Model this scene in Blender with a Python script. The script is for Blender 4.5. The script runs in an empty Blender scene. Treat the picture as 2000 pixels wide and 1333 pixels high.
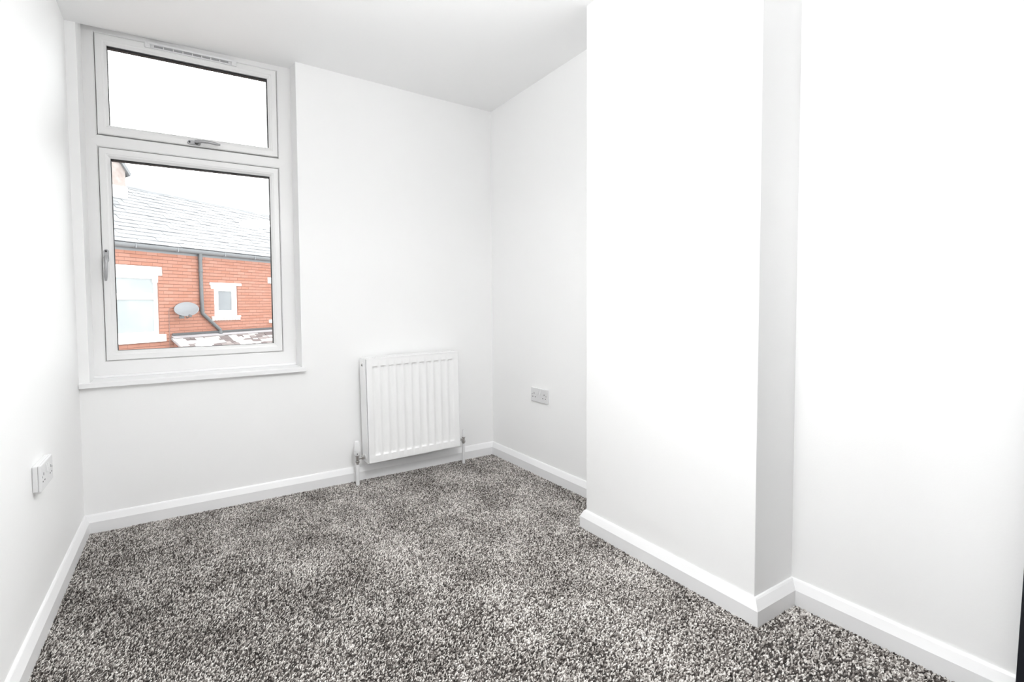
import bpy, bmesh, math, random
from mathutils import Vector, Matrix
random.seed(7)
C = bpy.context.scene.collection
scene = bpy.context.scene
PI = math.pi

# ------------------------------------------------------------------ camera
F_PX, PPX, PPY = 896.0, 825.0, 630.1
YAW, PITCH, ROLL = 0.48171, -0.03804, -0.01281
cam_d = bpy.data.cameras.new('camera'); cam = bpy.data.objects.new('camera', cam_d); C.objects.link(cam)
fw = Vector((math.sin(YAW)*math.cos(PITCH), math.cos(YAW)*math.cos(PITCH), math.sin(PITCH)))
rt = Vector((math.cos(YAW), -math.sin(YAW), 0)); up = rt.cross(fw)
r2 = rt*math.cos(ROLL)+up*math.sin(ROLL); u2 = -rt*math.sin(ROLL)+up*math.cos(ROLL)
M = Matrix((r2, u2, -fw)).transposed().to_4x4(); M.translation = Vector((0.43724, -2.63083, 1.06002))
cam.matrix_world = M
cam_d.sensor_fit = 'HORIZONTAL'; cam_d.sensor_width = 36.0; cam_d.lens = F_PX/2000*36
cam_d.shift_x = (1000-PPX)/2000; cam_d.shift_y = -(666.5-PPY)/2000
cam_d.clip_start = 0.02
scene.camera = cam

# ------------------------------------------------------------------ light
SKY = 5.2
FILL_LAMP = 73.0  # strength of the added fill lamp
LAMP_FLAT = 0.18  # added lamp is flattened to even out its fill on the walls
LAMP_X, LAMP_Y, LAMP_Z = 1.12, -1.85, 1.88
w = bpy.data.worlds.new('overcast'); scene.world = w; w.use_nodes = True
bg = w.node_tree.nodes['Background']; bg.inputs[0].default_value = (0.97, 0.985, 1.0, 1); bg.inputs[1].default_value = SKY
vs = scene.view_settings; scene.display_settings.display_device = 'sRGB'
vs.view_transform = 'Standard'; vs.look = 'None'; vs.gamma = 1.0; vs.use_curve_mapping = False; vs.exposure = 0.0
scene.cycles.max_bounces = 9; scene.cycles.diffuse_bounces = 7; scene.cycles.transparent_max_bounces = 12

# ------------------------------------------------------------------ materials
def mat(name, col, rough=0.5, metal=0.0, spec=0.5, bump=None, var=None, rnd=None, emit=None):
    m = bpy.data.materials.new(name); m.use_nodes = True; nt = m.node_tree; b = nt.nodes['Principled BSDF']
    b.inputs['Base Color'].default_value = (*col, 1); b.inputs['Roughness'].default_value = rough
    b.inputs['Metallic'].default_value = metal; b.inputs['Specular IOR Level'].default_value = spec
    tc = nt.nodes.new('ShaderNodeTexCoord')
    if bump:
        n = nt.nodes.new('ShaderNodeTexNoise'); n.inputs['Scale'].default_value = bump[0]; n.inputs['Detail'].default_value = 4
        bp = nt.nodes.new('ShaderNodeBump'); bp.inputs['Strength'].default_value = bump[1]; bp.inputs['Distance'].default_value = 0.002
        nt.links.new(tc.outputs['Object'], n.inputs['Vector']); nt.links.new(n.outputs['Fac'], bp.inputs['Height'])
        nt.links.new(bp.outputs['Normal'], b.inputs['Normal'])
    if var:            # (scale, other colour): broad variation of the thing's own colour
        n = nt.nodes.new('ShaderNodeTexNoise'); n.inputs['Scale'].default_value = var[0]; n.inputs['Detail'].default_value = 5
        r = nt.nodes.new('ShaderNodeValToRGB'); r.color_ramp.elements[0].position = 0.35; r.color_ramp.elements[1].position = 0.65
        r.color_ramp.elements[0].color = (*col, 1); r.color_ramp.elements[1].color = (*var[1], 1)
        nt.links.new(tc.outputs['Object'], n.inputs['Vector']); nt.links.new(n.outputs['Fac'], r.inputs['Fac'])
        nt.links.new(r.outputs['Color'], b.inputs['Base Color'])
    if rnd:            # list of (position, colour) picked per piece
        oi = nt.nodes.new('ShaderNodeObjectInfo'); r = nt.nodes.new('ShaderNodeValToRGB')
        while len(r.color_ramp.elements) < len(rnd): r.color_ramp.elements.new(0.5)
        for e, (p, c) in zip(r.color_ramp.elements, rnd): e.position = p; e.color = (*c, 1)
        nt.links.new(oi.outputs['Random'], r.inputs['Fac']); nt.links.new(r.outputs['Color'], b.inputs['Base Color'])
    if emit:
        b.inputs['Emission Color'].default_value = (*emit[0], 1); b.inputs['Emission Strength'].default_value = emit[1]
    return m
WALL = mat('wall_paint', (0.915, 0.915, 0.913), 0.55, spec=0.3, bump=(180, 0.08), var=(1.3, (0.925, 0.925, 0.923)))
CEIL = mat('ceiling_paint', (0.945, 0.945, 0.945), 0.7, spec=0.2, bump=(120, 0.06))
GLOSS = mat('white_gloss_paint', (0.88, 0.88, 0.885), 0.3, bump=(60, 0.04))
UPVC = mat('white_upvc', (0.85, 0.847, 0.845), 0.3, bump=(30, 0.01))
RADW = mat('radiator_enamel', (0.925, 0.925, 0.925), 0.3, bump=(40, 0.01))
PLAST = mat('white_plastic', (0.82, 0.82, 0.825), 0.35, bump=(50, 0.01))
SOCKETP = mat('socket_plastic', (0.74, 0.74, 0.745), 0.35, bump=(50, 0.01))
SLOT = mat('dark_slot', (0.03, 0.03, 0.03), 0.6, bump=(80, 0.02))
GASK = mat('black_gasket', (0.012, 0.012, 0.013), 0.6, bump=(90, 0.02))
CHROME = mat('chrome', (0.62, 0.61, 0.6), 0.22, metal=1.0, bump=(40, 0.01))
SATIN = mat('satin_grey_metal', (0.42, 0.42, 0.43), 0.38, metal=0.6, bump=(60, 0.01))
DARKMETAL = mat('dark_metal', (0.05, 0.05, 0.05), 0.35, metal=0.5, bump=(60, 0.02))
DARKDOOR = mat('dark_navy_paint', (0.008, 0.009, 0.014), 0.45, bump=(70, 0.03))
BACKING = mat('carpet_backing', (0.05, 0.046, 0.043), 0.95, bump=(300, 0.3))

def glass_mat():
    m = bpy.data.materials.new('window_glass'); m.use_nodes = True; nt = m.node_tree; nt.nodes.clear()
    o = nt.nodes.new('ShaderNodeOutputMaterial'); mx = nt.nodes.new('ShaderNodeMixShader')
    t = nt.nodes.new('ShaderNodeBsdfTransparent'); g = nt.nodes.new('ShaderNodeBsdfGlossy'); lw = nt.nodes.new('ShaderNodeFresnel')
    lw.inputs['IOR'].default_value = 1.35
    t.inputs[0].default_value = (0.97, 0.98, 0.975, 1); g.inputs['Roughness'].default_value = 0.01
    nt.links.new(lw.outputs[0], mx.inputs[0]); nt.links.new(t.outputs[0], mx.inputs[1]); nt.links.new(g.outputs[0], mx.inputs[2])
    nt.links.new(mx.outputs[0], o.inputs[0]); return m
GLASS = glass_mat()

# ------------------------------------------------------------------ helpers
def obj(name, bm, m, parent=None, smooth=False, bevel=0, loc=None):
    me = bpy.data.meshes.new(name)
    bmesh.ops.recalc_face_normals(bm, faces=bm.faces)
    bm.to_mesh(me); bm.free(); me.materials.append(m)
    if smooth:
        for p in me.polygons: p.use_smooth = True
    o = bpy.data.objects.new(name, me); C.objects.link(o)
    if parent: o.parent = parent
    if loc: o.location = loc
    if bevel:
        md = o.modifiers.new('edge', 'BEVEL'); md.width = bevel; md.segments = 2; md.limit_method = 'ANGLE'; md.angle_limit = 0.6
        md.harden_normals = False
    if smooth: me.set_sharp_from_angle(angle=0.7)
    return o
def empty(name, loc=(0, 0, 0), rz=0, parent=None):
    o = bpy.data.objects.new(name, None); C.objects.link(o); o.location = loc; o.rotation_euler = (0, 0, rz)
    o.empty_display_size = 0.05
    if parent: o.parent = parent
    return o
def tag(o, label=None, cat=None, group=None, kind=None):
    if label: o['label'] = label
    if cat: o['category'] = cat
    if group: o['group'] = group
    if kind: o['kind'] = kind
    return o
def struct(o, label=None): return tag(o, label, kind='structure')
def box(bm, x0, x1, y0, y1, z0, z1):
    v = [bm.verts.new((x, y, z)) for z in (z0, z1) for y in (y0, y1) for x in (x0, x1)]
    for f in ((0, 1, 3, 2), (4, 6, 7, 5), (0, 4, 5, 1), (2, 3, 7, 6), (0, 2, 6, 4), (1, 5, 7, 3)): bm.faces.new([v[i] for i in f])
def prism(bm, poly, z0, z1):       # vertical prism over a plan polygon
    a = [bm.verts.new((x, y, z0)) for x, y in poly]; b = [bm.verts.new((x, y, z1)) for x, y in poly]
    bm.faces.new(a); bm.faces.new(b); n = len(poly)
    for i in range(n): bm.faces.new((a[i], a[(i+1) % n], b[(i+1) % n], b[i]))
def holes(bm, x0, x1, z0, z1, hs, y0, y1):     # wall slab in the XZ plane with rectangular openings
    xs = sorted({x0, x1, *[h[i] for h in hs for i in (0, 1)]}); zs = sorted({z0, z1, *[h[i] for h in hs for i in (2, 3)]})
    for a, b in zip(xs, xs[1:]):
        run = None
        for c, d in zip(zs, zs[1:]):
            mx, mz = (a+b)/2, (c+d)/2
            if any(h[0] < mx < h[1] and h[2] < mz < h[3] for h in hs):
                if run: box(bm, a, b, y0, y1, *run); run = None
            else: run = (run[0], d) if run else (c, d)
        if run: box(bm, a, b, y0, y1, *run)
def ring(bm, x0, x1, z0, z1, prof):            # closed profile [(inset, y)] swept round a rectangle with mitred corners
    loops = []
    for i, y in prof:
        loops.append([bm.verts.new(p) for p in ((x0+i, y, z0+i), (x1-i, y, z0+i), (x1-i, y, z1-i), (x0+i, y, z1-i))])
    n = len(loops)
    for k in range(n):
        a, b = loops[k], loops[(k+1) % n]
        for j in range(4): bm.faces.new((a[j], a[(j+1) % 4], b[(j+1) % 4], b[j]))
def tube(bm, pts, r, n=12, cap=True):          # round bar through points; r a number or one per point
    pts = [Vector(p) for p in pts]; rs = r if isinstance(r, (list, tuple)) else [r]*len(pts); loops = []
    ref = None
    for i, p in enumerate(pts):
        d = ((pts[min(i+1, len(pts)-1)]-p).normalized()+(p-pts[max(i-1, 0)]).normalized()).normalized()
        if ref is None or abs(d.dot(ref)) > 0.95: ref = Vector((1, 0, 0)) if abs(d.x) < 0.8 else Vector((0, 1, 0))
        a = d.cross(ref).normalized(); b = d.cross(a)
        loops.append([bm.verts.new(p+(a*math.cos(2*PI*k/n)+b*math.sin(2*PI*k/n))*rs[i]) for k in range(n)])
    for a, b in zip(loops, loops[1:]):
        for k in range(n): bm.faces.new((a[k], a[(k+1) % n], b[(k+1) % n], b[k]))
    if cap: bm.faces.new(loops[0]); bm.faces.new(loops[-1])
def lathe(bm, prof, cx, cy, n=20):             # [(r, z)] about a vertical axis
    tube_l = [[bm.verts.new((cx+r*math.cos(2*PI*k/n), cy+r*math.sin(2*PI*k/n), z)) for k in range(n)] for r, z in prof]
    for a, b in zip(tube_l, tube_l[1:]):
        for k in range(n): bm.faces.new((a[k], a[(k+1) % n], b[(k+1) % n], b[k]))
    bm.faces.new(tube_l[0]); bm.faces.new(tube_l[-1])
def sweep(bm, path, prof):                     # skirting profile [(t, z)] along a plan path; t is measured to the LEFT of travel
    n = len(path); P = [Vector(p) for p in path]; loops = []
    for i in range(n):
        ds = []
        if i > 0: ds.append((P[i]-P[i-1]).normalized())
        if i < n-1: ds.append((P[i+1]-P[i]).normalized())
        ns = [Vector((-d.y, d.x)) for d in ds]; m = sum(ns, Vector((0, 0))); m = m/m.length_squared*len(ns) if len(ns) == 1 else m*(2/m.length_squared)
        loops.append([bm.verts.new((P[i].x+m.x*t, P[i].y+m.y*t, z)) for t, z in prof])
    k = len(prof)
    for a, b in zip(loops, loops[1:]):
        for j in range(k): bm.faces.new((a[j], a[(j+1) % k], b[(j+1) % k], b[j]))
    bm.faces.new(loops[0]); bm.faces.new(loops[-1])
NB = bmesh.new

# ------------------------------------------------------------------ room shell
H = 2.4; W1 = 2.367; W2 = 2.315; XB1, XB2 = 2.096, 2.077; YA, YB = -1.100, -1.826; REAR = -3.45
OX0, OX1, SILL, HEAD, FY = 0.041, 1.034, 0.690, 2.46, 0.14
LX = lambda y: 0.0037*y
bm = NB(); box(bm, -0.15, 2.8, REAR-0.1, 0.3, -0.2, -0.006)
struct(obj('floor', bm, BACKING), 'solid floor under the grey carpet')
bm = NB(); holes(bm, -0.3, 2.8, -0.2, 2.75, [(OX0, OX1, SILL-0.002, 2.75)], 0.0, 0.3); box(bm, OX0, OX1, FY, 0.3, HEAD, 2.75)
struct(obj('wall_back', bm, WALL), 'white window wall with the radiator on it')
bm = NB(); prism(bm, [(LX(0), 0.0), (LX(REAR), REAR-0.1), (-0.25, REAR-0.1), (-0.25, 0.0)], -0.2, 2.75)
struct(obj('wall_left', bm, WALL), 'plain white side wall beside the window')
bm = NB(); prism(bm, [(W1, 0.0), (2.75, 0.0), (2.75, YA), (W1, YA)], -0.2, 2.75)
struct(obj('wall_right', bm, WALL), 'white alcove wall with the double socket')
bm = NB(); prism(bm, [(XB1, YA), (2.75, YA), (2.75, YB), (XB2, YB)], -0.2, 2.75)
struct(obj('wall_chimney', bm, WALL, bevel=0.002), 'white chimney breast standing out into the room')
bm = NB(); prism(bm, [(W2, YB), (2.75, YB), (2.75, REAR-0.1), (W2, REAR-0.1)], -0.2, 2.75)
struct(obj('wall_near', bm, WALL), 'white alcove wall nearest the dark door')
bm = NB(); box(bm, -0.2, 2.75, REAR-0.2, REAR, -0.2, 2.75)
struct(obj('wall_rear', bm, WALL), 'white wall at the back of the room')
# ceiling: plaster that dips and rises a little along the window wall, turned up into the window head
zx = [(-0.2, 2.373), (0.041, 2.373), (0.25, 2.388), (0.5, 2.405), (0.77, 2.416), (1.034, 2.423), (1.4, 2.412), (1.9, 2.397), (2.367, 2.388), (2.75, 2.388)]
bm = NB(); ys = [0.0, -0.12, -0.35, -0.7, -1.1, -1.83, REAR-0.1]
g = [[bm.verts.new((x, y, H+(z-H)*max(0, 1+y/1.1))) for y in ys] for x, z in zx]
for a, b in zip(g, g[1:]):
    for j in range(len(ys)-1): bm.faces.new((a[j], a[j+1], b[j+1], b[j]))
so = [bm.verts.new((x, FY+0.003, 2.442+0.007*(x-0.041))) for x, z in zx[1:6]]
for i in range(4): bm.faces.new((g[1+i][0], g[2+i][0], so[i+1], so[i]))
t = [bm.verts.new(p) for p in ((-0.2, REAR-0.1, 2.75), (2.75, REAR-0.1, 2.75), (2.75, FY, 2.75), (-0.2, FY, 2.75))]; bm.faces.new(t)
ce = obj('ceiling', bm, CEIL, smooth=True); struct(ce, 'white plaster ceiling running into the window head')

# skirting boards
SK = [(-0.004, -0.01), (0.021, -0.01), (0.021, 0.053), (0.0085, 0.0805), (0.005, 0.085), (-0.004, 0.0868)]
def skirt(name, path, label):
    bm = NB(); sweep(bm, path, SK); return struct(obj(name, bm, GLOSS), label)
skirt('baseboard_back', [(W1, 0), (LX(0), 0)], 'white skirting board under the window and radiator')
skirt('baseboard_left', [(LX(0), 0), (LX(REAR), REAR)], 'white skirting board along the plain side wall')
skirt('baseboard_right', [(W1, YA), (W1, 0)], 'white skirting board below the double socket')
skirt('baseboard_chimney', [(W2, YB), (XB2, YB), (XB1, YA), (W1, YA)], 'white skirting board round the chimney breast')
skirt('baseboard_near', [(W2, -2.42), (W2, YB)], 'white skirting board between chimney breast and dark door')

# dark door leaf folded back against the near wall
d = empty('door_1', (2.276, -2.3225, 0.012)); struct(d, 'almost black door at the edge of the picture')
bm = NB(); box(bm, 0, 0.034, -0.78, 0, 0, 2.02); obj('door_leaf', bm, DARKDOOR, d, bevel=0.002)
bm = NB(); tube(bm, [(0, -0.70, 1.0), (-0.04, -0.70, 1.0), (-0.045, -0.69, 1.0), (-0.045, -0.59, 1.0)], 0.009); obj('door_handle', bm, CHROME, d, smooth=True)
d.rotation_euler = (0.021, 0, 0)

# ------------------------------------------------------------------ window
win = empty('window_1', (0, 0, 0)); struct(win, 'white framed two part casement window above the sill')
SX0, SX1 = 0.090, 0.957; LZ0, LZ1, UZ0, UZ1 = 0.798, 1.861, 1.9245, 2.4165
bm = NB()
fo = (OX0-0.004, OX1+0.004, SILL+0.012, HEAD+0.04); fi = (SX0, SX1, LZ0, UZ1)
lp_ = []
for k, y in ((0, FY), (1, FY), (2, FY+0.005), (3, FY+0.07), (0, FY+0.07)):
    e = {0: None, 1: 0.005, 2: 0.0, 3: 0.0}[k]
    X0, X1, Z0, Z1 = fo if e is None else (fi[0]-e, fi[1]+e, fi[2]-e, fi[3]+e)
    lp_.append([bm.verts.new(p) for p in ((X0, y, Z0), (X1, y, Z0), (X1, y, Z1), (X0, y, Z1))])
for k in range(5):
    a, b = lp_[k], lp_[(k+1) % 5]
    for j in range(4): bm.faces.new((a[j], a[(j+1) % 4], b[(j+1) % 4], b[j]))
for z0, z1 in ((LZ0, LZ1), (UZ0, UZ1)):        # rebate that each sash closes against
    ring(bm, SX0-0.004, SX1+0.004, z0-0.006, z1+0.006, [(0, FY+0.046), (0.034, FY+0.046), (0.034, FY+0.066), (0, FY+0.066)])
obj('window_frame', bm, UPVC, win)
bm = NB()
tz0, tz1 = LZ1+0.003, UZ0-0.003
zm = (tz0+tz1)/2
front = [(SX0-0.002, tz0), (SX1+0.002, tz0), (SX1+0.036, zm), (SX1+0.002, tz1), (SX0-0.002, tz1), (SX0-0.036, zm)]
ins = [(SX0-0.001, tz0+0.005), (SX1+0.001, tz0+0.005), (SX1+0.033, zm), (SX1+0.001, tz1-0.005), (SX0-0.001, tz1-0.005), (SX0-0.033, zm)]
A = [[bm.verts.new((x, y, z)) for x, z in pl] for pl, y in ((front, FY+0.068), (front, FY+0.004), (ins, FY-0.0008))]
bm.faces.new(A[0]); bm.faces.new(A[2])
for a, b in zip(A, A[1:]):
    for i in range(6): bm.faces.new((a[i], a[(i+1) % 6], b[(i+1) % 6], b[i]))
obj('transom', bm, UPVC, win)
bm = NB(); tube(bm, [(OX0, FY-0.004, 0.719), (OX1, FY-0.004, 0.719)], 0.008, 8); obj('sealant_bead', bm, GLOSS, win, smooth=True)
def sash(name, z0, z1, gz0, gz1, gx0, gx1):
    bm = NB(); bw = gx0-SX0
    Y0 = FY-0.006
    ring(bm, SX0+0.0035, SX1-0.0035, z0+0.002, z1-0.002, [(0, Y0+0.004), (0.004, Y0), (0.028, Y0), (0.030, Y0+0.0015), (bw-0.016, Y0+0.003), (bw-0.0045, Y0+0.013), (bw-0.0045, Y0+0.05), (0, Y0+0.05)])
    s = obj(name, bm, UPVC, win)
    bm = NB(); ring(bm, gx0-0.0065, gx1+0.0065, gz0-0.006, gz1+0.006, [(0, Y0+0.0145), (0.0082, Y0+0.0145), (0.0082, Y0+0.032), (0, Y0+0.032)]); obj('gasket', bm, GASK, s)
    bm = NB(); box(bm, gx0-0.012, gx1+0.012, Y0+0.018, Y0+0.042, gz0-0.014, gz1+0.012); obj('glass_pane', bm, GLASS, s)
    return s
up_s = sash('fanlight_sash', UZ0, UZ1, 1.967, 2.357, 0.143, 0.902)
lo_s = sash('casement_sash', LZ0, LZ1, 0.847, 1.806, 0.142, 0.904)
# dark strip along the tops of both panes
for s, z, nm in ((up_s, 2.362, 'pane_top_strip'), (lo_s, 1.807, 'pane_top_strip')):
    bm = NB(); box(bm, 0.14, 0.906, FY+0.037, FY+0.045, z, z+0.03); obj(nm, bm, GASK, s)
# trickle vent on the top rail
bm = NB(); vz0, vz1, vx0, vx1 = 2.390, 2.4185, 0.306, 0.742
yv = FY-0.006
box(bm, vx0+0.02, vx1-0.02, yv-0.003, yv, vz0, vz1); box(bm, vx0+0.012, vx1-0.012, yv-0.013, yv-0.003, vz1-0.011, vz1)
v = obj('trickle_vent', bm, PLAST, win, bevel=0.0015)
bm = NB()
for i in range(9):
    x = vx0+0.04+i*(vx1-vx0-0.08)/8; box(bm, x-0.002, x+0.002, yv-0.010, yv-0.003, vz0+0.003, vz1-0.011)
box(bm, vx0+0.03, vx1-0.03, yv-0.010, yv-0.003, vz0, vz0+0.005); obj('vent_grille', bm, PLAST, v)
bm = NB(); box(bm, vx0+0.04, vx1-0.04, yv-0.0045, yv-0.003, vz0+0.006, vz1-0.012); obj('vent_slot', bm, SATIN, v)
for x0, x1 in ((vx0, vx0+0.026), (vx1-0.026, vx1)):
    bm = NB(); box(bm, x0, x1, yv-0.012, yv, vz0-0.001, vz1-0.002); obj('end_cap', bm, PLAST, v, bevel=0.004)
def handle(sash_o, x, z, ang):      # espagnolette handle; base runs along local X, lever points along +X
    h = empty('window_handle', (x, FY-0.006, z)); h.parent = win; h.rotation_euler = (0, ang, 0)
    bm = NB(); L, r, n = 0.033, 0.0115, 10
    pts = [(L-r+r*math.cos(t), r*math.sin(t)) for t in [-PI/2+PI*i/n for i in range(n+1)]]+[(-L+r+r*math.cos(t), r*math.sin(t)) for t in [PI/2+PI*i/n for i in range(n+1)]]
    a = [bm.verts.new((px, 0, pz)) for px, pz in pts]; b = [bm.verts.new((px*0.93, -0.011, pz*0.85)) for px, pz in pts]
    bm.faces.new(a); bm.faces.new(b)
    for i in range(len(pts)): bm.faces.new((a[i], a[(i+1) % len(pts)], b[(i+1) % len(pts)], b[i]))
    hb = obj('handle_base', bm, SATIN, h, bevel=0.001)
    bm = NB(); tube(bm, [(-0.022, -0.0105, 0), (-0.022, -0.0125, 0)], 0.0052, 14); obj('keyhole', bm, SLOT, h)
    bm = NB(); tube(bm, [(0.012, -0.010, 0), (0.012, -0.030, 0)], [0.010, 0.009], 16); obj('neck', bm, DARKMETAL, h, smooth=True)
    bm = NB()
    path = [(0.004, -0.029, 0.0), (0.018, -0.034, 0.001), (0.040, -0.040, 0.002), (0.075, -0.041, 0.001), (0.105, -0.037, -0.001), (0.126, -0.033, -0.002)]
    tube(bm, path, [0.0075, 0.0095, 0.008, 0.008, 0.0078, 0.005], 12); obj('lever', bm, SATIN, h, smooth=True, bevel=0)
    return h
handle(up_s, 0.519, 1.941, 0.0)
handle(lo_s, 0.110, 1.325, PI/2)
bm = NB(); box(bm, LX(0)+0.001, 1.052, -0.026, 0, 0.690, 0.714); box(bm, OX0, OX1, 0, FY+0.02, 0.690, 0.714)
bmesh.ops.remove_doubles(bm, verts=bm.verts, dist=1e-5)
obj('window_sill', bm, GLOSS, win, bevel=0.002)

# ------------------------------------------------------------------ radiator
R = empty('radiator', (1.697, -0.078, 0.137)); R.rotation_euler = (0, -0.0165, 0)
tag(R, 'white ribbed steel panel radiator on the wall below and right of the window', 'radiator')
RW, RH = 0.634, 0.612; x0, x1 = -RW/2, RW/2
def panel(yf, yb, name, flutes=11):
    bm = NB(); m = 0.034; pitch = (RW-2*m)/flutes; nz = [0, 0.040, 0.047, 0.060, RH-0.060, RH-0.047, RH-0.040, RH]
    xs = [x0+0.004]
    for i in range(flutes):
        c = x0+m+pitch*(i+0.5)
        xs += [c-pitch*0.47, c-pitch*0.34, c-pitch*0.22, c, c+pitch*0.22, c+pitch*0.34, c+pitch*0.47]
    xs.append(x1-0.004); sgn = 1 if yb > yf else -1
    def dep(i, z):
        if i == 0 or i == len(xs)-1: return 0
        k = (i-1) % 7; p = [0, 0.35, 0.9, 1, 0.9, 0.35, 0][k]
        e = 0 if z < 0.041 or z > RH-0.041 else (0.9 if z < 0.049 or z > RH-0.049 else 1)
        return 0.0095*p*e
    g = [[bm.verts.new((x, yf+sgn*0.0015-sgn*dep(i, z)*-1, z)) for z in nz] for i, x in enumerate(xs)]
    for a, b in zip(g, g[1:]):
        for j in range(len(nz)-1): bm.faces.new((a[j], a[j+1], b[j+1], b[j]))
    bk = [bm.verts.new((x, yb, z)) for x, z in ((x0+0.004, 0), (x0+0.004, RH), (x1-0.004, RH), (x1-0.004, 0))]
    bm.faces.new(bk)
    bm.faces.new([g[i][0] for i in range(len(xs))]+[bk[3], bk[0]]); bm.faces.new([g[i][-1] for i in range(len(xs))]+[bk[2], bk[1]])
    bm.faces.new(g[0]+[bk[1], bk[0]]); bm.faces.new(g[-1]+[bk[2], bk[3]])
    return obj(name, bm, RADW, R, smooth=True)
panel(-0.050, -0.036, 'fluted_panel'); panel(0.050, 0.036, 'fluted_panel')
for x, s in ((x0, -1), (x1, 1)):
    bm = NB(); xa, xb = sorted((x+s*0.002, x-s*0.001)); box(bm, xa, xb, -0.0465, 0.049, -0.002, RH+0.004)
    obj('side_panel', bm, RADW, R, bevel=0.001)
bm = NB(); box(bm, x0+0.003, x1-0.003, -0.050, -0.036, RH+0.0005, RH+0.005); box(bm, x0+0.003, x1-0.003, 0.036, 0.049, RH+0.0005, RH+0.005)
for i in range(64):
    x = x0+0.012+i*(RW-0.024)/63; box(bm, x-0.0022, x+0.0022, -0.036, 0.036, RH-0.001, RH+0.003)
for y in (-0.013, 0.013): box(bm, x0+0.003, x1-0.003, y-0.002, y+0.002, RH-0.001, RH+0.0035)
obj('grille', bm, RADW, R)
bm = NB()
for i in range(40):
    x = x0+0.02+i*(RW-0.04)/39; box(bm, x-0.0006, x+0.0006, -0.034, 0.034, 0.06, RH-0.03)
obj('convector_fins', bm, RADW, R)
# air vent plug on the side, with its moulded pocket
bm = NB(); box(bm, x0-0.0035, x0, -0.012, 0.012, RH-0.118, RH-0.018); pk = obj('plug_plate', bm, RADW, R, bevel=0.0015)
bm = NB(); tube(bm, [(x0-0.006, 0, RH-0.034), (x0, 0, RH-0.034)], 0.0095, 16); obj('air_vent', bm, CHROME, R, smooth=True)
bm = NB(); tube(bm, [(x0-0.0075, 0, RH-0.034), (x0-0.005, 0, RH-0.034)], 0.0035, 4); obj('vent_key', bm, SLOT, R)
for x in (x0+0.12, x1-0.12):
    bm = NB(); box(bm, x-0.015, x+0.015, 0.049, 0.077, 0.05, RH-0.05); obj('wall_bracket', bm, RADW, R)
# valves and pipes, children in world-upright coordinates of the radiator's base
V = empty('thermostatic_valve', (-0.372, 0.0, -0.131)); V.parent = R; V.rotation_euler = (0, 0.0165, 0)
bm = NB(); lathe(bm, [(0.0125, 0.262), (0.0165, 0.256), (0.0178, 0.235), (0.0195, 0.210), (0.0205, 0.206)], 0, 0); obj('valve_cap', bm, PLAST, V, smooth=True)
bm = NB(); lathe(bm, [(0.0205, 0.2045), (0.0205, 0.196), (0.0195, 0.184), (0.0165, 0.1785)], 0, 0)
obj('valve_collar', bm, PLAST, V, smooth=True)
bm = NB(); tube(bm, [(-0.006, -0.0185, 0.192), (-0.007, -0.0212, 0.192)], 0.0032, 8); obj('collar_mark', bm, SLOT, V)
bm = NB(); lathe(bm, [(0.0140, 0.1785), (0.0140, 0.1725), (0.0105, 0.171), (0.0105, 0.146), (0.0125, 0.144), (0.0125, 0.1345), (0.0085, 0.131), (0.0085, 0.124)], 0, 0, 16)
tube(bm, [(0.0, 0, 0.158), (0.030, 0, 0.158), (0.030, 0, 0.158)], 0.0072, 12); obj('valve_body', bm, CHROME, V, smooth=True)
bm = NB(); tube(bm, [(0.026, 0, 0.158), (0.044, 0, 0.158)], 0.0125, 6); tube(bm, [(0.040, 0, 0.158), (0.058, 0, 0.158)], 0.009, 12); obj('union_nut', bm, CHROME, V)
bm = NB(); tube(bm, [(0.047, 0, 0.160), (0.054, 0, 0.160)], 0.0155, 16); obj('tail_cover', bm, PLAST, V, smooth=True)
bm = NB(); lathe(bm, [(0.0108, -0.004), (0.0108, 0.124)], 0, 0, 16); obj('pipe', bm, PLAST, V, smooth=True)
V = empty('lockshield_valve', (0.3715, 0.003, -0.147)); V.parent = R; V.rotation_euler = (0, 0.0165, 0)
bm = NB(); lathe(bm, [(0.0085, 0.229), (0.0098, 0.225), (0.0105, 0.186), (0.0105, 0.184)], 0, 0, 16); obj('valve_cap', bm, PLAST, V, smooth=True)
bm = NB(); lathe(bm, [(0.0125, 0.184), (0.0125, 0.178), (0.0105, 0.176), (0.0105, 0.160), (0.0138, 0.158), (0.0138, 0.147), (0.0085, 0.143), (0.0085, 0.138)], 0, 0, 16)
tube(bm, [(0, 0, 0.170), (-0.030, 0, 0.170)], 0.007, 12); obj('valve_body', bm, CHROME, V, smooth=True)
bm = NB(); tube(bm, [(-0.026, 0, 0.170), (-0.044, 0, 0.170)], 0.0125, 6); tube(bm, [(-0.040, 0, 0.170), (-0.058, 0, 0.170)], 0.009, 12); obj('union_nut', bm, CHROME, V)
bm = NB(); lathe(bm, [(0.0092, -0.004), (0.0092, 0.140)], 0, 0, 16); obj('pipe', bm, PLAST, V, smooth=True)

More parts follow.
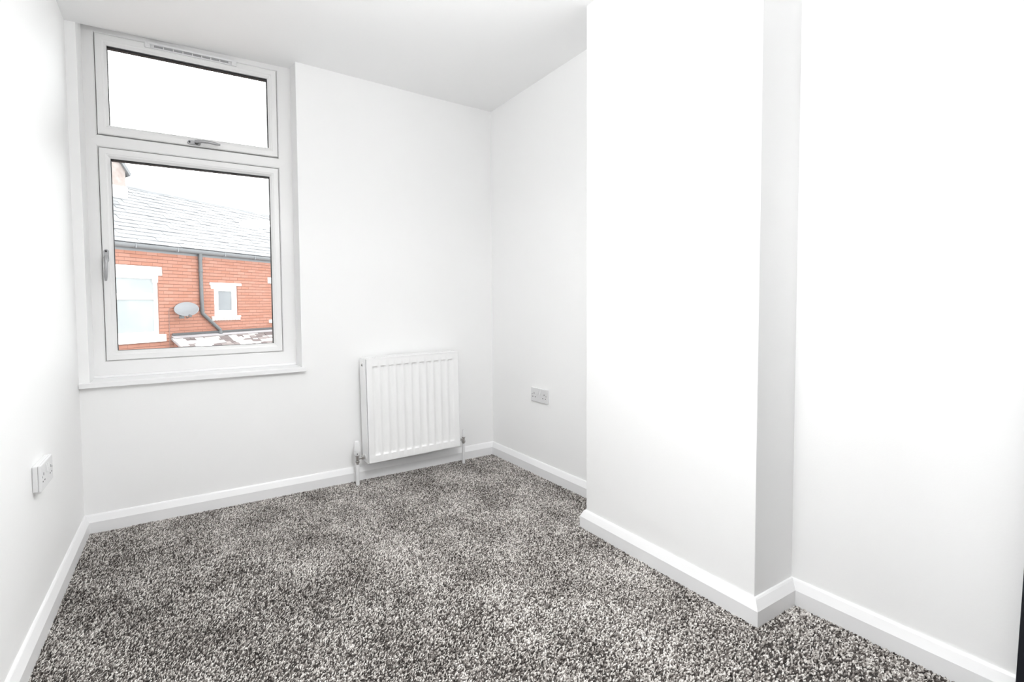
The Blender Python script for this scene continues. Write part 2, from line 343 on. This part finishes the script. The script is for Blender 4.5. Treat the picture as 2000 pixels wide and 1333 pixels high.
# ------------------------------------------------------------------ double sockets: built facing -Y, X to the right
def socket(loc, rz, depth, label):
    s = empty('double_socket', loc, rz); tag(s, label, 'socket', 'double sockets on the side walls')
    w_, h_ = 0.146, 0.086; f = -depth-0.009
    if depth > 0.012:
        bm = NB(); box(bm, -w_/2+0.001, w_/2-0.001, -depth, 0, -h_/2+0.001, h_/2-0.001); obj('back_box', bm, SOCKETP, s, bevel=0.003)
    bm = NB(); box(bm, -w_/2, w_/2, f, -depth if depth > 0.012 else 0, -h_/2, h_/2); obj('face_plate', bm, SOCKETP, s, bevel=0.003)
    for x in (-0.0085, 0.0085):
        bm = NB(); xa, xb = x-0.0075, x+0.0075
        v = [bm.verts.new(p) for p in ((xa, f+0.002, 0.005), (xb, f+0.002, 0.005), (xa, f-0.0045, 0.006), (xb, f-0.0045, 0.006), (xa, f-0.0005, 0.032), (xb, f-0.0005, 0.032), (xa, f+0.002, 0.032), (xb, f+0.002, 0.032))]
        for q in ((0, 1, 3, 2), (2, 3, 5, 4), (4, 5, 7, 6), (6, 7, 1, 0), (0, 2, 4, 6), (1, 7, 5, 3)): bm.faces.new([v[i] for i in q])
        obj('rocker_switch', bm, SOCKETP, s)
    for cx in (-0.0445, 0.0445):
        for hx, hz, ww, hh in ((0, 0.0085, 0.0042, 0.009), (-0.011, -0.0135, 0.0068, 0.0044), (0.011, -0.0135, 0.0068, 0.0044)):
            bm = NB(); box(bm, cx+hx-ww/2, cx+hx+ww/2, f-0.0004, f+0.004, hz-hh/2, hz+hh/2); obj('pin_hole', bm, SLOT, s)
    for x in (-0.0605, 0.0605):
        bm = NB(); tube(bm, [(x, f+0.002, 0.002), (x, f-0.0008, 0.002)], 0.0034, 12); obj('screw', bm, SATIN, s)
    return s
socket((W1-0.0004, -0.4875, 0.4965), -PI/2, 0.001, 'flat white double socket low on the alcove wall right of the radiator')
socket((LX(-0.7)+0.0004, -0.704, 0.517), PI/2, 0.015, 'white double socket on a raised box, on the side wall near the window')

# unseen pendant lamp added to brighten the room
lt = empty('fill_lamp', (LAMP_X, LAMP_Y, LAMP_Z)); tag(lt, 'unseen flattened opal pendant lamp added to brighten the room', 'lamp')
bm = NB(); bmesh.ops.create_uvsphere(bm, u_segments=32, v_segments=16, radius=0.17); bmesh.ops.scale(bm, verts=bm.verts, vec=(1, 1, LAMP_FLAT))
obj('lamp_shade', bm, mat('fill_lamp_glass', (0.9, 0.9, 0.88), 0.4, emit=((0.985, 0.995, 1.0), FILL_LAMP), bump=(20, 0.01)), lt, smooth=True)
bm = NB(); tube(bm, [(0, 0, 0.10), (0, 0, H-LAMP_Z+0.02)], 0.004, 8); obj('cord', bm, PLAST, lt, smooth=True)
bm = NB(); lathe(bm, [(0.03, 0.06), (0.028, 0.11), (0.012, 0.125)], 0, 0); obj('lamp_holder', bm, PLAST, lt, smooth=True)
bm = NB(); lathe(bm, [(0.015, H-LAMP_Z-0.035), (0.045, H-LAMP_Z-0.02), (0.05, H-LAMP_Z+0.03)], 0, 0); obj('ceiling_rose', bm, PLAST, lt, smooth=True)

# ------------------------------------------------------------------ carpet
def carpet():
    tm = bpy.data.materials.new('carpet_tufts'); tm.use_nodes = True; nt = tm.node_tree; b = nt.nodes['Principled BSDF']
    at = nt.nodes.new('ShaderNodeAttribute'); at.attribute_type = 'INSTANCER'; at.attribute_name = 'tuft'
    r = nt.nodes.new('ShaderNodeValToRGB'); els = r.color_ramp.elements
    cols = [(0.0, (0.038, 0.033, 0.030)), (0.25, (0.12, 0.105, 0.097)), (0.5, (0.31, 0.285, 0.265)), (0.75, (0.59, 0.56, 0.53)), (1.0, (0.88, 0.85, 0.82))]
    while len(els) < len(cols): els.new(0.5)
    for e, (p, c) in zip(els, cols): e.position = p; e.color = (*c, 1)
    nt.links.new(at.outputs['Fac'], r.inputs['Fac']); nt.links.new(r.outputs['Color'], b.inputs['Base Color'])
    b.inputs['Roughness'].default_value = 0.85; b.inputs['Specular IOR Level'].default_value = 0.15
    poly = [(LX(0)+0.015, -0.015), (W1-0.015, -0.015), (W1-0.015, YA+0.015), (XB1-0.016, YA+0.015), (XB2-0.016, YB-0.016), (W2-0.015, YB-0.016), (W2-0.015, REAR), (LX(REAR)+0.015, REAR)]
    bm = NB(); bm.faces.new([bm.verts.new((x, y, -0.004)) for x, y in poly]); bmesh.ops.triangulate(bm, faces=bm.faces); bmesh.ops.bisect_plane(bm, geom=list(bm.verts)+list(bm.edges)+list(bm.faces), plane_co=(0, -2.42, 0), plane_no=(0, 1, 0))
    for f in bm.faces:
        if f.normal.z < 0: f.normal_flip()
    me = bpy.data.meshes.new('carpet'); bm.to_mesh(me); bm.free(); me.materials.append(BACKING); me.materials.append(tm)
    o = bpy.data.objects.new('carpet', me); C.objects.link(o)
    tag(o, 'speckled grey twist pile carpet covering the whole floor', 'carpet', kind='stuff')
    ng = bpy.data.node_groups.new('pile', 'GeometryNodeTree'); N = ng.nodes; L = ng.links
    ng.interface.new_socket('Geometry', in_out='INPUT', socket_type='NodeSocketGeometry'); ng.interface.new_socket('Geometry', in_out='OUTPUT', socket_type='NodeSocketGeometry')
    gi = N.new('NodeGroupInput'); go = N.new('NodeGroupOutput')
    dp = N.new('GeometryNodeDistributePointsOnFaces'); dp.distribute_method = 'RANDOM'; dn = N.new('ShaderNodeMath'); dn.operation = 'MULTIPLY_ADD'; dn.inputs[1].default_value = 78000; dn.inputs[2].default_value = 9000
    ico = N.new('GeometryNodeMeshIcoSphere'); ico.inputs['Radius'].default_value = 1.0; ico.inputs['Subdivisions'].default_value = 1
    tr = N.new('GeometryNodeTransform'); tr.inputs['Translation'].default_value = (0, 0, 0.0028); tr.inputs['Scale'].default_value = (0.0015, 0.0023, 0.0054)
    sm = N.new('GeometryNodeSetMaterial'); sm.inputs['Material'].default_value = tm
    ss = N.new('GeometryNodeSetShadeSmooth')
    rr = N.new('FunctionNodeRandomValue'); rr.data_type = 'FLOAT_VECTOR'; rr.inputs['Min'].default_value = (-0.35, 0.1, -0.6); rr.inputs['Max'].default_value = (0.75, 1.1, 0.6)
    rs = N.new('FunctionNodeRandomValue'); rs.data_type = 'FLOAT'; rs.inputs[2].default_value = 0.8; rs.inputs[3].default_value = 1.3; rs.inputs['Seed'].default_value = 3
    rc = N.new('FunctionNodeRandomValue'); rc.data_type = 'FLOAT'; rc.inputs[2].default_value = 0.0; rc.inputs[3].default_value = 1.0; rc.inputs['Seed'].default_value = 5
    pos = N.new('GeometryNodeInputPosition'); nz = N.new('ShaderNodeTexNoise'); nz.inputs['Scale'].default_value = 4.5; nz.inputs['Detail'].default_value = 4
    mr = N.new('ShaderNodeMapRange'); mr.inputs[1].default_value = 0.3; mr.inputs[2].default_value = 0.7; mr.inputs[3].default_value = -0.15; mr.inputs[4].default_value = 0.15  # broad noise added to tuft tone imitates light and dark pile sheen
    ad = N.new('ShaderNodeMath'); ad.operation = 'ADD'; ad.use_clamp = True
    ip = N.new('GeometryNodeInstanceOnPoints'); st = N.new('GeometryNodeStoreNamedAttribute'); st.data_type = 'FLOAT'; st.domain = 'INSTANCE'; st.inputs['Name'].default_value = 'tuft'
    jn = N.new('GeometryNodeJoinGeometry'); sx = N.new('ShaderNodeSeparateXYZ'); cm = N.new('ShaderNodeMath'); cm.operation = 'GREATER_THAN'; cm.inputs[1].default_value = -2.42
    L.new(pos.outputs[0], sx.inputs[0]); L.new(sx.outputs[1], cm.inputs[0]); L.new(cm.outputs[0], dn.inputs[0]); L.new(dn.outputs[0], dp.inputs['Density'])
    L.new(gi.outputs[0], dp.inputs['Mesh']); L.new(dp.outputs['Points'], ip.inputs['Points'])
    L.new(ico.outputs['Mesh'], tr.inputs['Geometry']); L.new(tr.outputs[0], ss.inputs[0]); L.new(ss.outputs[0], sm.inputs[0]); L.new(sm.outputs[0], ip.inputs['Instance'])
    L.new(rr.outputs[0], ip.inputs['Rotation']); L.new(rs.outputs[1], ip.inputs['Scale'])
    L.new(pos.outputs[0], nz.inputs['Vector']); L.new(nz.outputs[0], mr.inputs[0]); L.new(mr.outputs[0], ad.inputs[0]); L.new(rc.outputs[1], ad.inputs[1])
    L.new(ip.outputs[0], st.inputs['Geometry']); L.new(ad.outputs[0], st.inputs['Value'])
    L.new(gi.outputs[0], jn.inputs[0]); L.new(st.outputs[0], jn.inputs[0]); L.new(jn.outputs[0], go.inputs[0])
    md = o.modifiers.new('pile', 'NODES'); md.node_group = ng
    return o
carpet()

# ------------------------------------------------------------------ outside: the house across the yard
HX, HY, HR = 0.748, 9.364, math.atan2(0.53245, 0.84646)
GZ = -2.9
BRICK = mat('red_brick', (0.640, 0.256, 0.166), 0.9, spec=0.1, bump=(60, 0.3), rnd=[(0.0, (0.268, 0.125, 0.088)), (0.5, (0.282, 0.138, 0.102)), (1.0, (0.30, 0.155, 0.118))])
BRICKS = mat('red_brick_mass', (0.276, 0.134, 0.098), 0.9, spec=0.1, bump=(60, 0.3), var=(9, (0.29, 0.146, 0.109)))
PALEB = mat('hazed_brick', (0.31, 0.275, 0.26), 0.9, spec=0.1, bump=(40, 0.3), var=(7, (0.25, 0.205, 0.19)))  # chimney brick paled to imitate the wash-out of distance
MORTAR = mat('mortar', (0.24, 0.128, 0.1), 0.95, spec=0.1, bump=(80, 0.3))
RENDER = mat('white_painted_stone', (0.82, 0.80, 0.77), 0.8, bump=(40, 0.2))
SLATE = mat('wet_slate', (0.512, 0.525, 0.550), 0.35, bump=(30, 0.2), rnd=[(0.0, (0.140, 0.145, 0.154)), (0.6, (0.165, 0.169, 0.177)), (1.0, (0.215, 0.215, 0.22))])
SLATEM = mat('slate_mass', (0.16, 0.165, 0.173), 0.4, bump=(30, 0.2), var=(3, (0.20, 0.20, 0.206)))
GUTT = mat('grey_gutter', (0.145, 0.15, 0.157), 0.5, bump=(20, 0.05))
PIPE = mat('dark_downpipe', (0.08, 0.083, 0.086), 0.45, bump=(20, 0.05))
HGLASS = mat('sky_grey_glass', (0.205, 0.224, 0.230), 0.08, bump=(3, 0.02), var=(1.6, (0.256, 0.282, 0.288)))  # light grey pane colour stands in for reflected sky
HGLASS2 = mat('dim_sky_glass', (0.115, 0.124, 0.134), 0.1, bump=(3, 0.02), var=(2.0, (0.154, 0.164, 0.173)))  # darker grey pane colour stands in for a dimmer sky reflection
DISH = mat('dish_grey', (0.154, 0.160, 0.169), 0.5, bump=(20, 0.02))
STONE = mat('weathered_stone_slate', (0.384, 0.320, 0.320), 0.9, bump=(25, 0.5), rnd=[(0.0, (0.096, 0.074, 0.074)), (0.3, (0.128, 0.105, 0.102)), (0.48, (0.192, 0.166, 0.160)), (0.6, (0.512, 0.486, 0.474)), (1.0, (0.640, 0.614, 0.602))])
LEAD = mat('lead_flashing', (0.282, 0.262, 0.269), 0.7, bump=(20, 0.2))
GROUND = mat('yard_concrete', (0.282, 0.275, 0.256), 0.9, bump=(8, 0.4), var=(2, (0.230, 0.224, 0.211)))
BARK = mat('hazed_bark', (0.384, 0.346, 0.320), 0.9, bump=(30, 0.4))  # bark lightened to imitate haze and overexposure

bm = NB(); box(bm, -45, 45, 0.3, 80, GZ-0.3, GZ)
struct(obj('ground', bm, GROUND), 'grey concrete yard below the window')
hs = empty('brick_house', (HX, HY, GZ), HR)
tag(hs, 'red brick terraced house with slate roof seen through the window', 'house')
U0, U1 = -3.6, 5.2; EAVE = 2.33
zz = lambda z: z-GZ
W_A = (-2.10, -0.905, 0.482, 1.77); W_B = (0.455, 1.111, 0.852, 1.60); W_C = (2.235, 3.0, 0.70, 1.71)
OPEN = [W_A, W_B, W_C]
bm = NB(); holes(bm, U0, U1, 0, zz(EAVE+0.05), [(a, b, zz(c), zz(d)) for a, b, c, d in OPEN], 0.0, 0.3)
box(bm, U0, U0+0.25, 0.3, 5.6, 0, zz(EAVE+0.05)); box(bm, U1-0.25, U1, 0.3, 5.6, 0, zz(EAVE+0.05)); box(bm, U0, U1, 5.6, 5.9, 0, zz(EAVE+0.05))
hw = obj('wall', bm, MORTAR, hs)
# bricks: those the window shows are pieces of their own, the rest of the front one mass
bl, bh, gp = 0.222, 0.061, 0.014; vj = 0.003
full = None; mass = NB(); cand = []
row = 0; z = GZ
while z+bh < EAVE:
    off = (row % 2)*(bl+vj)/2; u = U0-off
    while u < U1:
        a, b = max(u, U0), min(u+bl, U1); u += bl+vj
        segs = [(a, b)]
        for (p, q, c, d_) in OPEN+[(-2.3, -0.79, 0.33, 0.492), (-2.3, -0.81, 1.767, 1.957), (0.33, 1.225, 1.60, 1.666), (0.366, 1.175, 0.744, 0.845), (2.1, 3.15, 1.704, 1.868), (2.11, 3.15, 0.618, 0.706)]:
            if z+bh > c and z < d_:
                ns = []
                for s0, s1 in segs:
                    if s1 <= p or s0 >= q: ns.append((s0, s1))
                    else:
                        if p-s0 > 0.03: ns.append((s0, p-0.004))
                        if s1-q > 0.03: ns.append((q+0.004, s1))
                segs = ns
        for s0, s1 in segs:
            vis = -1.9 < s0 and s1 < 2.35 and 0.42 < z < EAVE-0.02 and not (z < 0.45 and s0 > -0.6)
            if vis and s1-s0 > 0.2: cand.append((s0, s1, z))
            elif s1-s0 > 0.02: box(mass, s0, s1, -0.012, 0.01, zz(z), zz(z+bh))
    z += bh+gp; row += 1
cand.sort(key=lambda c: (c[0]+0.9)**2*0.4+abs(c[2]-1.2)); 
for c in cand[300:]: box(mass, c[0], c[1], -0.012, 0.01, zz(c[2]), zz(c[2]+bh))
for c in cand[:300]:
    if full is None:
        bm = NB(); box(bm, -bl/2, bl/2, -0.012, 0.01, 0, bh); full = obj('brick', bm, BRICK, hw); o = full
    else: o = full.copy(); C.objects.link(o)
    o.location = ((c[0]+c[1])/2, random.uniform(-0.0015, 0.0015), zz(c[2]))
bs = obj('brickwork', mass, BRICKS, hw); bs['kind'] = 'stuff'

# openings: frames, panes, lintels, sills
def far_window(o, gz, split, gl, name, fr=0.10):
    a, b, c, d_ = o
    bm = NB(); ring(bm, a, b, zz(c), zz(d_), [(0, 0.02), (fr, 0.02), (fr+0.01, 0.035), (fr+0.01, 0.09), (0, 0.09)])
    if split: box(bm, a+fr, b-fr, 0.02, 0.09, zz(split[0]), zz(split[1]))
    f = obj(name, bm, RENDER, hs)
    zs = [(c+fr, split[0]), (split[1], d_-fr)] if split else [(c+fr, d_-fr)]
    for z0, z1 in zs:
        bm = NB(); box(bm, a+fr-0.01, b-fr+0.01, 0.05, 0.062, zz(z0-0.01), zz(z1+0.01)); obj('pane', bm, gl, f)
    return f
far_window((-2.10, -0.905, 0.482, 1.77), 0, (1.25, 1.376), HGLASS, 'window', 0.066)
far_window(W_B, 0, None, HGLASS2, 'window', 0.125)
far_window(W_C, 0, (1.2, 1.3), HGLASS, 'window', 0.08)
def slab(name, u0, u1, z0, z1, proj, m=RENDER, bev=0.012):
    bm = NB(); box(bm, u0, u1, -proj, 0.06, zz(z0), zz(z1)); return obj(name, bm, m, hs, bevel=bev)
slab('lintel', -2.30, -0.812, 1.770, 1.957, 0.02); slab('sill', -2.32, -0.790, 0.335, 0.492, 0.07)
bm = NB(); box(bm, -1.0, -0.9, -0.005, 0.05, zz(1.62), zz(1.77)); obj('frame_head', bm, RENDER, hs)
slab('lintel', 0.335, 1.228, 1.604, 1.668, 0.03, bev=0.008); slab('lintel_corbel', 0.36, 0.47, 1.51, 1.61, 0.03, bev=0.03)
slab('lintel', 2.10, 3.15, 1.704, 1.868, 0.03); slab('sill', 2.11, 3.15, 0.618, 0.706, 0.07)
sl = slab('sill', 0.366, 1.178, 0.81, 0.848, 0.05, bev=0.005)
for i in range(10):
    u = 0.372+i*0.0815; bm = NB(); box(bm, u, u+0.056, -0.04, 0.02, zz(0.748), zz(0.81)); obj('sill_brick', bm, RENDER, sl)
# gutter, downpipe
gt = empty('gutter', (0, 0, 0), 0, hs)
bm = NB()
n = 10; prof = [(-0.075+0.062*math.cos(t), zz(2.40)-0.085*math.sin(t)) for t in [PI*i/n for i in range(n+1)]]
a = [bm.verts.new((U0-0.1, y, z)) for y, z in prof]; b = [bm.verts.new((U1+0.1, y, z)) for y, z in prof]
bm.faces.new(a); bm.faces.new(b)
for i in range(len(prof)): bm.faces.new((a[i], a[(i+1) % len(prof)], b[(i+1) % len(prof)], b[i]))
obj('gutter_trough', bm, GUTT, gt, smooth=True)
for u in (-2.4, -1.4, -0.5, 0.7, 1.6, 2.6, 3.6):
    bm = NB(); box(bm, u-0.012, u+0.012, -0.142, 0.0, zz(2.312), zz(2.408)); obj('gutter_bracket', bm, GUTT, gt)
bm = NB(); box(bm, U0, U1, -0.012, 0.02, zz(2.26), zz(2.42)); obj('fascia', bm, GUTT, hs)
bm = NB(); tube(bm, [(0.07, -0.075, zz(2.33)), (0.07, -0.07, zz(2.2)), (0.078, -0.065, zz(1.5)), (0.085, -0.065, zz(0.96)), (0.10, -0.066, zz(0.92)), (0.53, -0.07, zz(0.53)), (0.55, -0.07, zz(0.49)), (0.55, -0.07, zz(0.40))], 0.042, 14)
dpz = obj('downpipe', bm, PIPE, hs, smooth=True)
for z in (2.22, 1.93, 1.0, 0.46):
    u = 0.073 if z > 1.2 else (0.084 if z > 0.9 else 0.55)
    bm = NB(); tube(bm, [(u, -0.068, zz(z-0.03)), (u, -0.068, zz(z+0.03))], 0.05, 14); obj('pipe_collar', bm, PIPE, dpz, smooth=True)
# slate roof
PIT = math.radians(37); RL = 2.75
rf = empty('roof', (0, -0.10, zz(2.415)), 0, hs); rf.rotation_euler = (PIT, 0, 0)
bm = NB(); box(bm, U0-0.1, U1+0.1, 0, RL, -0.06, -0.008); deck = obj('roof_deck', bm, SLATEM, rf)
sw, gauge, sl_ = 0.30, 0.165, 0.26
mass = NB(); cand = []; n = int(RL/gauge)
for r in range(n+1):
    u = U0-0.1-(r % 2)*sw/2
    while u < U1:
        v0 = r*gauge; (cand if -1.95+0.06*r < u < 2.45+0.085*r else []).append((u+sw/2, v0, r))
        if not (-1.95+0.06*r < u < 2.45+0.085*r):
            box(mass, u+0.003, u+sw-0.003, v0, min(v0+sl_, RL), -0.006+0.002*0, 0.006)
        u += sw
first = None
for i, (uc, v0, r) in enumerate(cand):
    if i >= 300: box(mass, uc-sw/2+0.003, uc+sw/2-0.003, v0, v0+sl_, 0, 0.008); continue
    if first is None:
        bm = NB(); box(bm, -sw/2+0.003, sw/2-0.003, 0, sl_, -0.005, 0.005); first = obj('slate', bm, SLATE, rf); o = first
    else: o = first.copy(); C.objects.link(o)
    o.location = (uc, v0, 0.011+random.uniform(0, 0.006)); o.rotation_euler = (-0.05+random.uniform(-0.012, 0.012), 0, random.uniform(-0.012, 0.012))
ms = obj('slate_courses', mass, SLATEM, rf); ms['kind'] = 'stuff'
bm = NB(); tube(bm, [(U0-0.1, RL, -0.03), (U1+0.1, RL, -0.03)], 0.075, 10); obj('ridge_tiles', bm, SLATEM, rf, smooth=True)
bm = NB()
ry, rz_ = -0.10+RL*math.cos(PIT), zz(2.415)+RL*math.sin(PIT)
v = [bm.verts.new(p) for p in ((U0-0.1, ry, rz_), (U1+0.1, ry, rz_), (U1+0.1, 6.0, zz(2.35)), (U0-0.1, 6.0, zz(2.35)))]; bm.faces.new(v)
g_ = bmesh.ops.extrude_face_region(bm, geom=list(bm.faces)); bmesh.ops.translate(bm, verts=[x for x in g_['geom'] if isinstance(x, bmesh.types.BMVert)], vec=(0, 0, -0.08))
obj('roof_slope', bm, SLATEM, hs)
# gabled chimney stack at the left end of the ridge
ch = empty('chimney', (-1.0, 1.85, zz(3.9)), 0, hs)
bm = NB(); box(bm, -0.31, 0.31, -0.30, 0.30, -0.35, 0.55); obj('stack', bm, PALEB, ch)
bm = NB(); box(bm, -0.335, 0.335, -0.325, 0.325, -0.40, 0.03); obj('chimney_flashing', bm, RENDER, ch)
for s in (-1, 1):
    bm = NB(); pts = [(0, 0.98), (s*0.41, 0.35), (s*0.38, 0.29), (0, 0.86)]
    a = [bm.verts.new((x, -0.38, z)) for x, z in pts]; b = [bm.verts.new((x, 0.38, z)) for x, z in pts]
    bm.faces.new(a); bm.faces.new(b)
    for i in range(4): bm.faces.new((a[i], a[(i+1) % 4], b[(i+1) % 4], b[i]))
    obj('cap_slab', bm, GUTT, ch)
bm = NB(); a = [bm.verts.new((x, -0.29, z)) for x, z in ((-0.30, 0.55), (0.30, 0.55), (0, 0.86))]; b = [bm.verts.new((x, 0.29, z)) for x, z in ((-0.30, 0.55), (0.30, 0.55), (0, 0.86))]
bm.faces.new(a); bm.faces.new(b)
for i in range(3): bm.faces.new((a[i], a[(i+1) % 3], b[(i+1) % 3], b[i]))
obj('stack_gable', bm, PALEB, ch)

# satellite dish on the brick wall
def loc_h(u, y, z): return hs.matrix_basis @ Vector((u, y, zz(z)))
sd = empty('satellite_dish', loc_h(-0.39, 0, 1.0), HR)
tag(sd, 'grey oval satellite dish on the brick wall beside the drainpipe', 'satellite dish')
bm = NB(); n = 32; rings = [(0.03, 0), (0.35, 0.006), (0.7, 0.024), (0.95, 0.045), (1.0, 0.05)]
lp = [[bm.verts.new((0.252*r*math.cos(2*PI*k/n), -d_, 0.225*r*math.sin(2*PI*k/n))) for k in range(n)] for r, d_ in rings]
bm.faces.new(lp[0])
for a, b in zip(lp, lp[1:]):
    for k in range(n): bm.faces.new((a[k], a[(k+1) % n], b[(k+1) % n], b[k]))
rfl = obj('reflector', bm, DISH, sd, smooth=True); md = rfl.modifiers.new('thick', 'SOLIDIFY'); md.thickness = 0.006
rfl.location = (0, -0.20, 0); rfl.rotation_euler = (-0.8, 0, -0.587)
bm = NB(); tube(bm, [(-0.06, -0.27, -0.13), (-0.089, -0.345, -0.165), (-0.10, -0.47, -0.125)], 0.010, 8); obj('feed_arm', bm, PIPE, sd, smooth=True)
bm = NB(); tube(bm, [(-0.11, -0.515, -0.115), (-0.095, -0.455, -0.105)], 0.028, 12); obj('receiver', bm, PIPE, sd, smooth=True)
bm = NB(); tube(bm, [(0, 0.0, -0.10), (0, -0.12, -0.10), (0, -0.17, -0.02)], 0.02, 10); box(bm, -0.06, 0.06, -0.012, 0, -0.18, -0.02); obj('wall_mount', bm, PIPE, sd)
cb = empty('aerial_cable', loc_h(-0.69, 0, 1.06), HR); tag(cb, 'thin dark cable running down the brick wall from the dish', 'cable')
bm = NB(); tube(bm, [(0.12, -0.02, 0.02), (0.02, -0.018, 0.0), (0.0, -0.018, -0.05), (-0.005, -0.018, -0.9), (-0.005, -0.018, -2.0)], 0.008, 6); obj('cable_run', bm, BRICKS if False else mat('brown_cable', (0.2, 0.12, 0.1), 0.7, bump=(30, 0.05)), cb, smooth=True)

# stone slated lean-to below the wall
lh = empty('lean_to_outhouse', loc_h(0, 0, GZ), HR)
tag(lh, 'low outhouse with patchy white stone slate roof against the brick wall', 'outhouse')
LU0, LU1 = -0.66, 4.2; LP = math.radians(27); LT = 0.41; LL = 1.9
bm = NB(); ly = -LL*math.cos(LP)+0.12; lz = zz(LT)-LL*math.sin(LP)
box(bm, LU0+0.06, LU1, ly, ly+0.22, 0, lz-0.02)
for ua, ub in ((LU0+0.06, LU0+0.28), (LU1-0.22, LU1)):
    v = [bm.verts.new((x, y, z)) for x in (ua, ub) for y, z in ((ly+0.22, 0), (-0.02, 0), (-0.02, zz(LT)-0.12), (ly+0.22, lz-0.02))]
    bm.faces.new(v[:4]); bm.faces.new(v[4:])
    for i in range(4): bm.faces.new((v[i], v[(i+1) % 4], v[4+(i+1) % 4], v[4+i]))
obj('outhouse_wall', bm, BRICKS, lh)
lr = empty('outhouse_roof', (0, -0.012, zz(LT)), 0, lh); lr.rotation_euler = (LP, 0, 0)
bm = NB(); box(bm, LU0, LU1, -LL, 0, -0.05, -0.004); obj('roof_deck', bm, LEAD, lr)
r = 0; v0 = -0.10; cnt = 0; rnd = random.Random(4)
while v0 > -LL:
    hgt = rnd.uniform(0.065, 0.10); u = LU0+rnd.uniform(-0.01, 0.02)
    while u < LU1:
        wd = rnd.uniform(0.14, 0.36); wd = min(wd, LU1-u)
        if wd > 0.05:
            bm = NB(); box(bm, u+0.004, u+wd-0.004, v0-hgt, v0+0.03, 0.0, rnd.uniform(0.018, 0.034)); st = obj('stone_slate', bm, STONE, lr, bevel=0)
            st.rotation_euler = (0.02, 0, 0); cnt += 1
        u += wd
    v0 -= hgt; r += 1
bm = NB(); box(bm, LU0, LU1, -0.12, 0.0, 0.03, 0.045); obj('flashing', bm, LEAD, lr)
bm = NB(); box(bm, LU0+0.01, LU1, -0.03, 0.0, 0.055, 0.10)  # dark strip along the top edge of the lean-to roof
sf = obj('dark_edge_strip', bm, PIPE, lr)

# bare tree far behind the roof
tr = empty('bare_tree', (-0.2, 24.0, GZ)); tag(tr, 'pale leafless tree standing beyond the slate roof', 'tree')
bm = NB(); tb = NB(); rnd = random.Random(11)
def branch(p, d, L, r, lev):
    q = p+d*L*0.5+Vector((rnd.uniform(-.06, .06), rnd.uniform(-.06, .06), 0))*L; e = p+d*L
    tube(bm if lev < 2 else tb, [p, q, e], [r, r*0.85, r*0.65], 6)
    if lev < 5:
        for k in range(3 if lev < 4 else 2):
            a = rnd.uniform(0, 2*PI); s = rnd.uniform(0.12, 0.42)
            nd = (d+Vector((math.cos(a)*s, math.sin(a)*s, rnd.uniform(0.0, 0.3)))).normalized()
            branch(p+d*L*rnd.uniform(0.6, 1.0), nd, L*rnd.uniform(0.6, 0.8), r*0.55, lev+1)
branch(Vector((0, 0, 0)), Vector((0, 0, 1)), 3.7, 0.13, 0)
obj('trunk', bm, BARK, tr, smooth=True); o = obj('twigs', tb, BARK, tr); o['kind'] = 'stuff'
